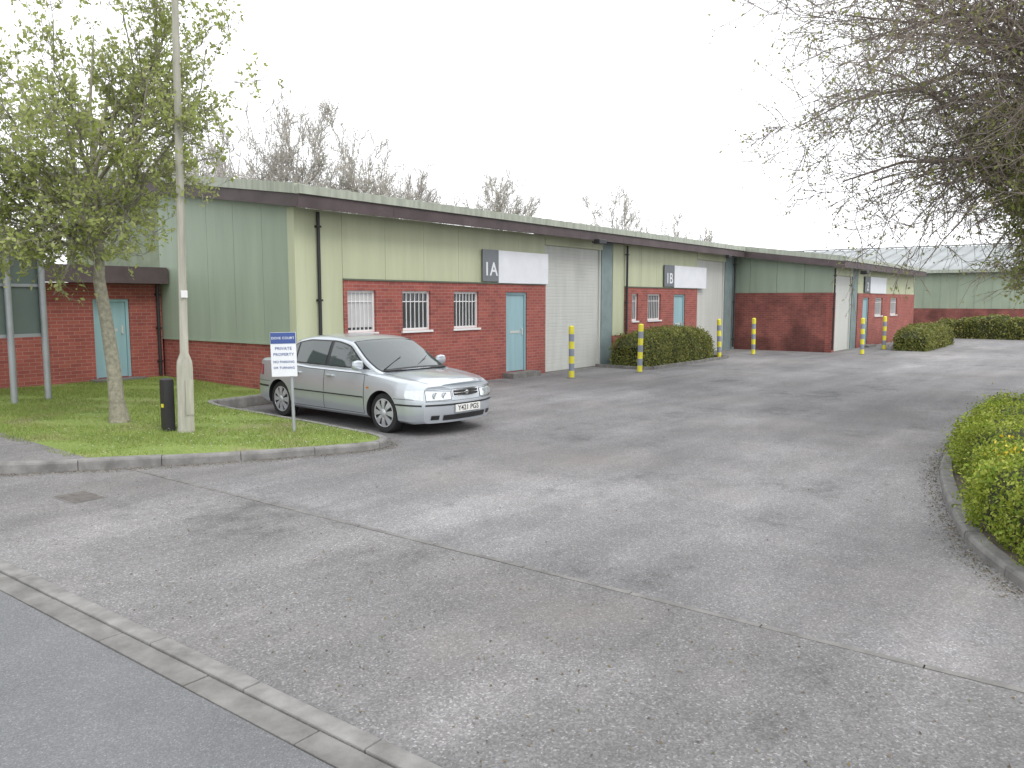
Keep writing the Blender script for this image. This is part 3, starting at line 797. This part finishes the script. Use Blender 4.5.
def sidepatch(name,x0,x1,lo,hi,mat,surf,off=.004,nu=24,nv=6,both=True):
    lo_=lo if callable(lo) else (lambda x:lo); hi_=hi if callable(hi) else (lambda x:hi)
    for sg in ((1,-1) if both else (1,)):
        def fn(u,v):
            x=x0+(x1-x0)*u; a,b=lo_(x),max(lo_(x)+.001,hi_(x)); z=a+(b-a)*v; y=surf(x,z)+off; X,Y,Z=warp(x,sg*y,z); return (X,Y,Z)
        grid(name,fn,nu,nv,mat)
hi=lambda x:min(G(x)-.075,1.33)
belt=lambda x:.955+.02*(x+1)/2
sidepatch('side_window_surround',-1.08,1.42,lambda x:belt(x)-.018,lambda x:min(G(x)-.052,1.35),M_black,gy,.003,60)
sidepatch('front_side_window',-.95,.03,belt,hi,M_cglass,gy,.008)
sidepatch('rear_side_window',.12,.95,belt,hi,M_cglass,gy,.008)
sidepatch('quarter_window',1.0,1.30,belt,hi,M_cglass,gy,.008,12)
def ws(x0,x1,name,inset,sgn,mat,ox,oz):
    def fn(u,v):
        x=x0+(x1-x0)*u; ym=gy(x,G(x)-.04)-inset; y=ym*(2*v-1); X,Y,Z=warp(x,y,ztop(x,y)); return (X+sgn*ox,Y,Z+oz)
    grid(name,fn,24,20,mat)
ws(-1.23,-.40,'windscreen_seal',.045,-1,M_black,.002,.003); ws(-1.20,-.43,'windscreen',.065,-1,M_cglass,.004,.006)
ws(1.07,1.70,'rear_window_seal',.05,1,M_black,.002,.003); ws(1.10,1.66,'rear_window',.075,1,M_cglass,.004,.006)
def vline(x,z0,z1,name='door_gap'):
    sidepatch(name,x-.005,x+.005,z0,z1,M_black,lambda a,b:body_y(a,b),.0025,1,10)
for x in (-.93,.08,.98): vline(x,.27 if x<.9 else .5,T(x)-.05)
sidepatch('sill_gap',-.93,.95,.262,.270,M_black,body_y,.0025,30,1)
sidepatch('belt_gap',-1.0,1.4,lambda x:T(x)-.054,lambda x:T(x)-.046,M_black,body_y,.002,40,1)
sidepatch('rub_strip',-.93,.98,.50,.54,M_paint,body_y,.012,30,2)
sidepatch('rub_strip_insert',-.92,.97,.510,.530,M_black,body_y,.0145,30,2)
sidepatch('bumper_gap_side',-2.2,-1.66,.545,.552,M_black,body_y,.0025,16,1)
sidepatch('bumper_gap_rear',1.72,2.28,.60,.607,M_black,body_y,.0025,16,1)
sidepatch('front_side_strip',-2.28,-1.72,.45,.475,M_black,body_y,.006,16,2)
sidepatch('rear_side_strip',1.76,2.28,.50,.53,M_black,body_y,.006,16,2)
sidepatch('side_repeater',-1.05,-.99,.66,.685,M_amb,body_y,.006,2,2)
sidepatch('tail_lamp',1.98,2.29,.70,lambda x:min(.88,T(x)-.06),M_red,body_y,.006,12,6)
for sg in (1,-1):
    for x in (-.08,.80):
        y=body_y(x,.80); boxes('door_handle',[(x-.09,x+.09,min(sg*(y-.005),sg*(y+.035)),max(sg*(y-.005),sg*(y+.035)),.79,.822)],M_paint,CAR,.008)
    yb=gy(-.78,.97)
    o=lathe('door_mirror',[(.01,-.075),(.055,-.06),(.07,0),(.06,.06),(.01,.08)],M_paint,CAR,(-.82,sg*(yb+.12),1.0),16,rot=(math.radians(90),0,0)); o.scale=(.75,1.15,1.35)
    boxes('mirror_arm',[(-.82,-.76,min(sg*(yb-.02),sg*(yb+.06)),max(sg*(yb-.02),sg*(yb+.06)),.955,.985)],M_black,CAR)
def fpatch(name,y0,y1,z0,z1,mat,off=.004,nu=16,nv=6,shape=None,sym=True):
    for sg in ((1,-1) if sym else (1,)):
        def fn(u,v):
            y=y0+(y1-y0)*u
            a,b=shape(u) if shape else (z0,z1)
            z=a+(b-a)*v; X,Y,Z=warp(-2.3,sg*y,z); return (X-off,Y,Z)
        grid(name,fn,nu,nv,mat)
fpatch('headlamp_seal',.30,.690,.53,.685,M_black,.003,shape=lambda u:(.538-.006*u,.664+.02*u))
fpatch('headlamp',.312,.686,.54,.68,M_lens,.007,shape=lambda u:(.546-.008*u,.658+.022*u))
sidepatch('headlamp_side',-2.3,-2.02,lambda x:.538+.12*(x+2.3),lambda x:.682,M_lens,body_y,.006,10,5)
for sg in (1,-1):
    for yy,r in ((.42,.046),(.56,.052)):
        q=warp(-2.3,sg*yy,.607); lathe('lamp_reflector',[(r,-.002),(r,.006),(r*.8,.008),(r*.3,.003)],M_lens,CAR,(q[0]-.008,q[1],q[2]),20,rot=(0,-math.pi/2-.2,sg*.3))
fpatch('grille_surround',-.275,.275,.582,.682,M_chrome,.008,30,4,sym=False)
fpatch('grille_mesh',-.255,.255,.594,.668,M_black,.011,30,4,sym=False)
fpatch('grille_bar',-.255,.255,.626,.636,M_chrome,.016,30,1,sym=False)
fpatch('bonnet_gap',-.69,.69,.687,.692,M_black,.003,30,1,sym=False)
fpatch('bumper_gap',-.70,.70,.520,.525,M_black,.003,30,1,sym=False)
fpatch('bumper_strip',-.70,.70,.455,.48,M_black,.006,30,2,sym=False)
fpatch('lower_intake',-.44,.44,.235,.315,M_black,.005,30,4,sym=False)
fpatch('fog_lamp',.50,.62,.25,.315,M_black,.005,6,4)
lathe('badge',[(.032,-.004),(.032,.006),(.02,.008)],M_chrome,CAR,(warp(-2.3,0,.63)[0]-.02,0,.63),16,rot=(0,-math.pi/2,0))
fx=warp(-2.3,0,.40)[0]
boxes('number_plate',[(fx-.03,fx-.012,-.26,.26,.35,.46)],M_plate,CAR,.003)
t=text('plate_text','Y421 PGS',.108,(fx-.032,0,.405),(math.pi/2,0,-math.pi/2),M_black,CAR,ext=.001); t.data.offset=.001
def bl(u,v,sg):
    x=-2.2+1.0*u; y=sg*(W(x)*.80-.05*(1-u)+.004*v*2); t=T(x); return warp(x,y,t+.0045)
for sg in (1,-1): grid('bonnet_gap_side',lambda u,v,sg=sg:bl(u,v,sg),30,1,M_black)
grid('scuttle_panel',lambda u,v:warp(-1.31+.08*u,(-.66+1.32*v),T(-1.27)+.042),2,16,M_black)
for y0 in (.05,.62):
    a=Vector(warp(-1.22,y0,T(-1.22)+.05)); b=Vector(warp(-.95,y0-.5,0)); b.z=ztop(-.95,y0-.5)+.02
    cyl('wiper',a,b,.008,.005,M_black,CAR,6)
boxes('underbody',[(-2.0,2.0,-.50,.50,.17,.5)],M_black,CAR)
def wheel(x,sg):
    e=empty('wheel'); e.parent=CAR; e.location=(x,sg*.715,WR)
    e.rotation_euler=(math.radians(-90 if sg>0 else 90),0,0)
    t=[(.20,-.09),(.285,-.09),(.300,-.075),(.305,-.05),(.305,.05),(.300,.075),(.288,.092),(.235,.098),(.20,.088)]
    lathe('tyre',t,M_tyre,e,n=48)
    lathe('rim_well',[(.02,.02),(.19,.03),(.205,.09),(.212,.09),(.214,.085)],M_dark,e,n=40)
    # annular lip only (no end disc)
    V=[];F=[];N=40
    for r,z in ((.192,.075),(.207,.100),(.220,.092)):
        for i in range(N): V.append((r*math.cos(2*math.pi*i/N),r*math.sin(2*math.pi*i/N),z))
    for j in range(2):
        for i in range(N): F.append((j*N+i,j*N+(i+1)%N,(j+1)*N+(i+1)%N,(j+1)*N+i))
    meshof('rim_lip',V,F,M_hub,e,True)
    V=[];F=[]
    # recessed cover dish behind the spokes
    for r,z in ((.05,.085),(.12,.080),(.192,.076)):
        for i in range(N): V.append((r*math.cos(2*math.pi*i/N),r*math.sin(2*math.pi*i/N),z))
    for j in range(2):
        for i in range(N): F.append((j*N+i,j*N+(i+1)%N,(j+1)*N+(i+1)%N,(j+1)*N+i))
    meshof('cover_dish',V,F,M_dish,e,True)
    V=[];F=[];ns=8
    for i in range(ns):
        a=2*math.pi*i/ns; c,s=math.cos(a),math.sin(a); k=len(V)
        for r,w,z in ((.045,.020,.100),(.12,.030,.107),(.205,.050,.098)):
            for t in (-1,1): V.append((r*c-t*w*s,r*s+t*w*c,z))
        for r,w in ((.045,.020),(.12,.030),(.205,.050)):
            for t in (-1,1): V.append((r*c-t*w*s,r*s+t*w*c,.07))
        F+=[(k,k+2,k+3,k+1),(k+2,k+4,k+5,k+3),(k,k+6,k+8,k+2),(k+2,k+8,k+10,k+4),(k+1,k+3,k+9,k+7),(k+3,k+5,k+11,k+9)]
    meshof('wheel_spokes',V,F,M_hub,e)
    lathe('hub_cap',[(.06,.06),(.06,.102),(.045,.114),(.01,.118)],M_hub,e,n=24)
M_dish=simple('wheel_cover_recess',(.10,.105,.11),.5,.3,.1)
for x in WX:
    for sg in (1,-1): wheel(x,sg)
# ---------------------------------------------------------------- hedges
RH=[(5.3,-1.5),(5.75,-.45),(6.6,.28),(7.5,.72),(9.7,1.27),(11,1.47),(12.4,1.47),(13.5,1.2)]
HN=hedge('hedge',RH,1.9,.62,M_hedgeY,72000,.017,1,.07,0,.16)
M_flow=simple('yellow_blossom',(.75,.58,.03),.5,0,.15,30)
PP=[]
for cx,cy,cz,n in ((8.35,.82,.60,30),(8.05,.72,.52,16),(8.2,.66,.70,12)):
    for _ in range(n): PP.append((cx+random.gauss(0,.07),cy+random.gauss(0,.06),cz+random.gauss(0,.06)))
leaves('hedge_blossom',PP,np.tile([-.3,.8,.5],(len(PP),1)),.018,M_flow,HN,.6,.9)
hedge('hedge',[(20.95,11.05),(26.3,11.1)],1.15,1.05,M_hedgeD,22000,.03,-1,0)
hedge('hedge',[(34.6,6.0),(41,6.0)],1.2,.9,M_hedgeD,12000,.045,-1,0)
hedge('hedge',[(47.5,-6),(47.5,8.0)],1.3,1.05,M_hedgeD,14000,.06,1,0,0,.25)
kerb('kerb',[(20.7,12.5),(20.7,10.9),(20.9,10.75),(26.5,10.8),(26.6,10.95),(26.6,12.4)],.1,lambda x,y:.09,M_kerb2,1)
# ---------------------------------------------------------------- trees
bz=zg(5.97,12.0)
tree('street_tree',(5.97,12.0,bz),2.3,(5.85,12.0,4.45),(2.5,2.5,2.35),28,10,7,3,.105,M_bark,M_leafL,4,.036,(-.15,.1),rmin=.0045,kmin=.4)
tree('roadside_tree',(17.2,-1.3,.05),2.8,(16.8,.45,8.2),(6.5,6.5,6.3),84,15,9,3,.24,M_bark2,M_leafR,2,.032,(-.1,.8),droop=.2,rmin=.0068,kmin=.5)
tree('hawthorn_tree',(17.7,-.75,.05),1.5,(17.0,1.05,3.9),(2.2,2.2,2.45),32,10,8,3,.09,M_bark2,M_leafH,4,.040,(-.4,1.1),rmin=.0055,kmin=.3)
DT=empty('distant_trees')
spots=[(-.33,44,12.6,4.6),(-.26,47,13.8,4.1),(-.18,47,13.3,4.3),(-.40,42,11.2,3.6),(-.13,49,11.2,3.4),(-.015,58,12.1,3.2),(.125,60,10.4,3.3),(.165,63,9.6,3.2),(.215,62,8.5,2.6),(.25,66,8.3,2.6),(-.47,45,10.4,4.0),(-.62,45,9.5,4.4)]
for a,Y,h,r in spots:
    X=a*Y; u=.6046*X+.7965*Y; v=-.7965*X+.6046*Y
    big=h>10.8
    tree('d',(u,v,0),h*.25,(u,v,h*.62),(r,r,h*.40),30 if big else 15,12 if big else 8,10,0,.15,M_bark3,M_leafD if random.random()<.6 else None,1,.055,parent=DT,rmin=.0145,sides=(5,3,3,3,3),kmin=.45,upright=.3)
# ---------------------------------------------------------------- light, sky, camera
el=math.radians(50); sd=Vector((-.25,-1,0)).normalized()*math.cos(el)+Vector((0,0,math.sin(el)))
sun=bpy.data.lights.new('sun','SUN'); sun.energy=1.15; sun.angle=math.radians(20); sun.color=(1,.97,.92)
so=bpy.data.objects.new('sun',sun); C.objects.link(so); so.rotation_euler=(-sd).to_track_quat('-Z','Y').to_euler(); so.location=(0,0,30)
w=bpy.data.worlds.new('World'); S.world=w; w.use_nodes=True; nt=w.node_tree; bg=nt.nodes['Background']
sk=nt.nodes.new('ShaderNodeTexSky'); sk.sky_type='NISHITA'; sk.sun_disc=False; sk.sun_elevation=el; sk.sun_rotation=math.atan2(sd.x,sd.y)
sk.dust_density=4
c=mix(nt,.88,sk.outputs[0],(12.6,12.8,13.2)); nt.links.new(c,bg.inputs[0]); bg.inputs[1].default_value=.15
cam=bpy.data.cameras.new('camera'); co=bpy.data.objects.new('camera',cam); C.objects.link(co)
cam.sensor_width=36; cam.lens=28.125; cam.clip_end=3000; cam.clip_start=.05
co.location=(0,0,2.0); co.rotation_euler=(math.radians(90-5.99),0,math.radians(37.2-90))
S.camera=co
S.view_settings.view_transform='Standard'; S.view_settings.look='None'; S.view_settings.exposure=0
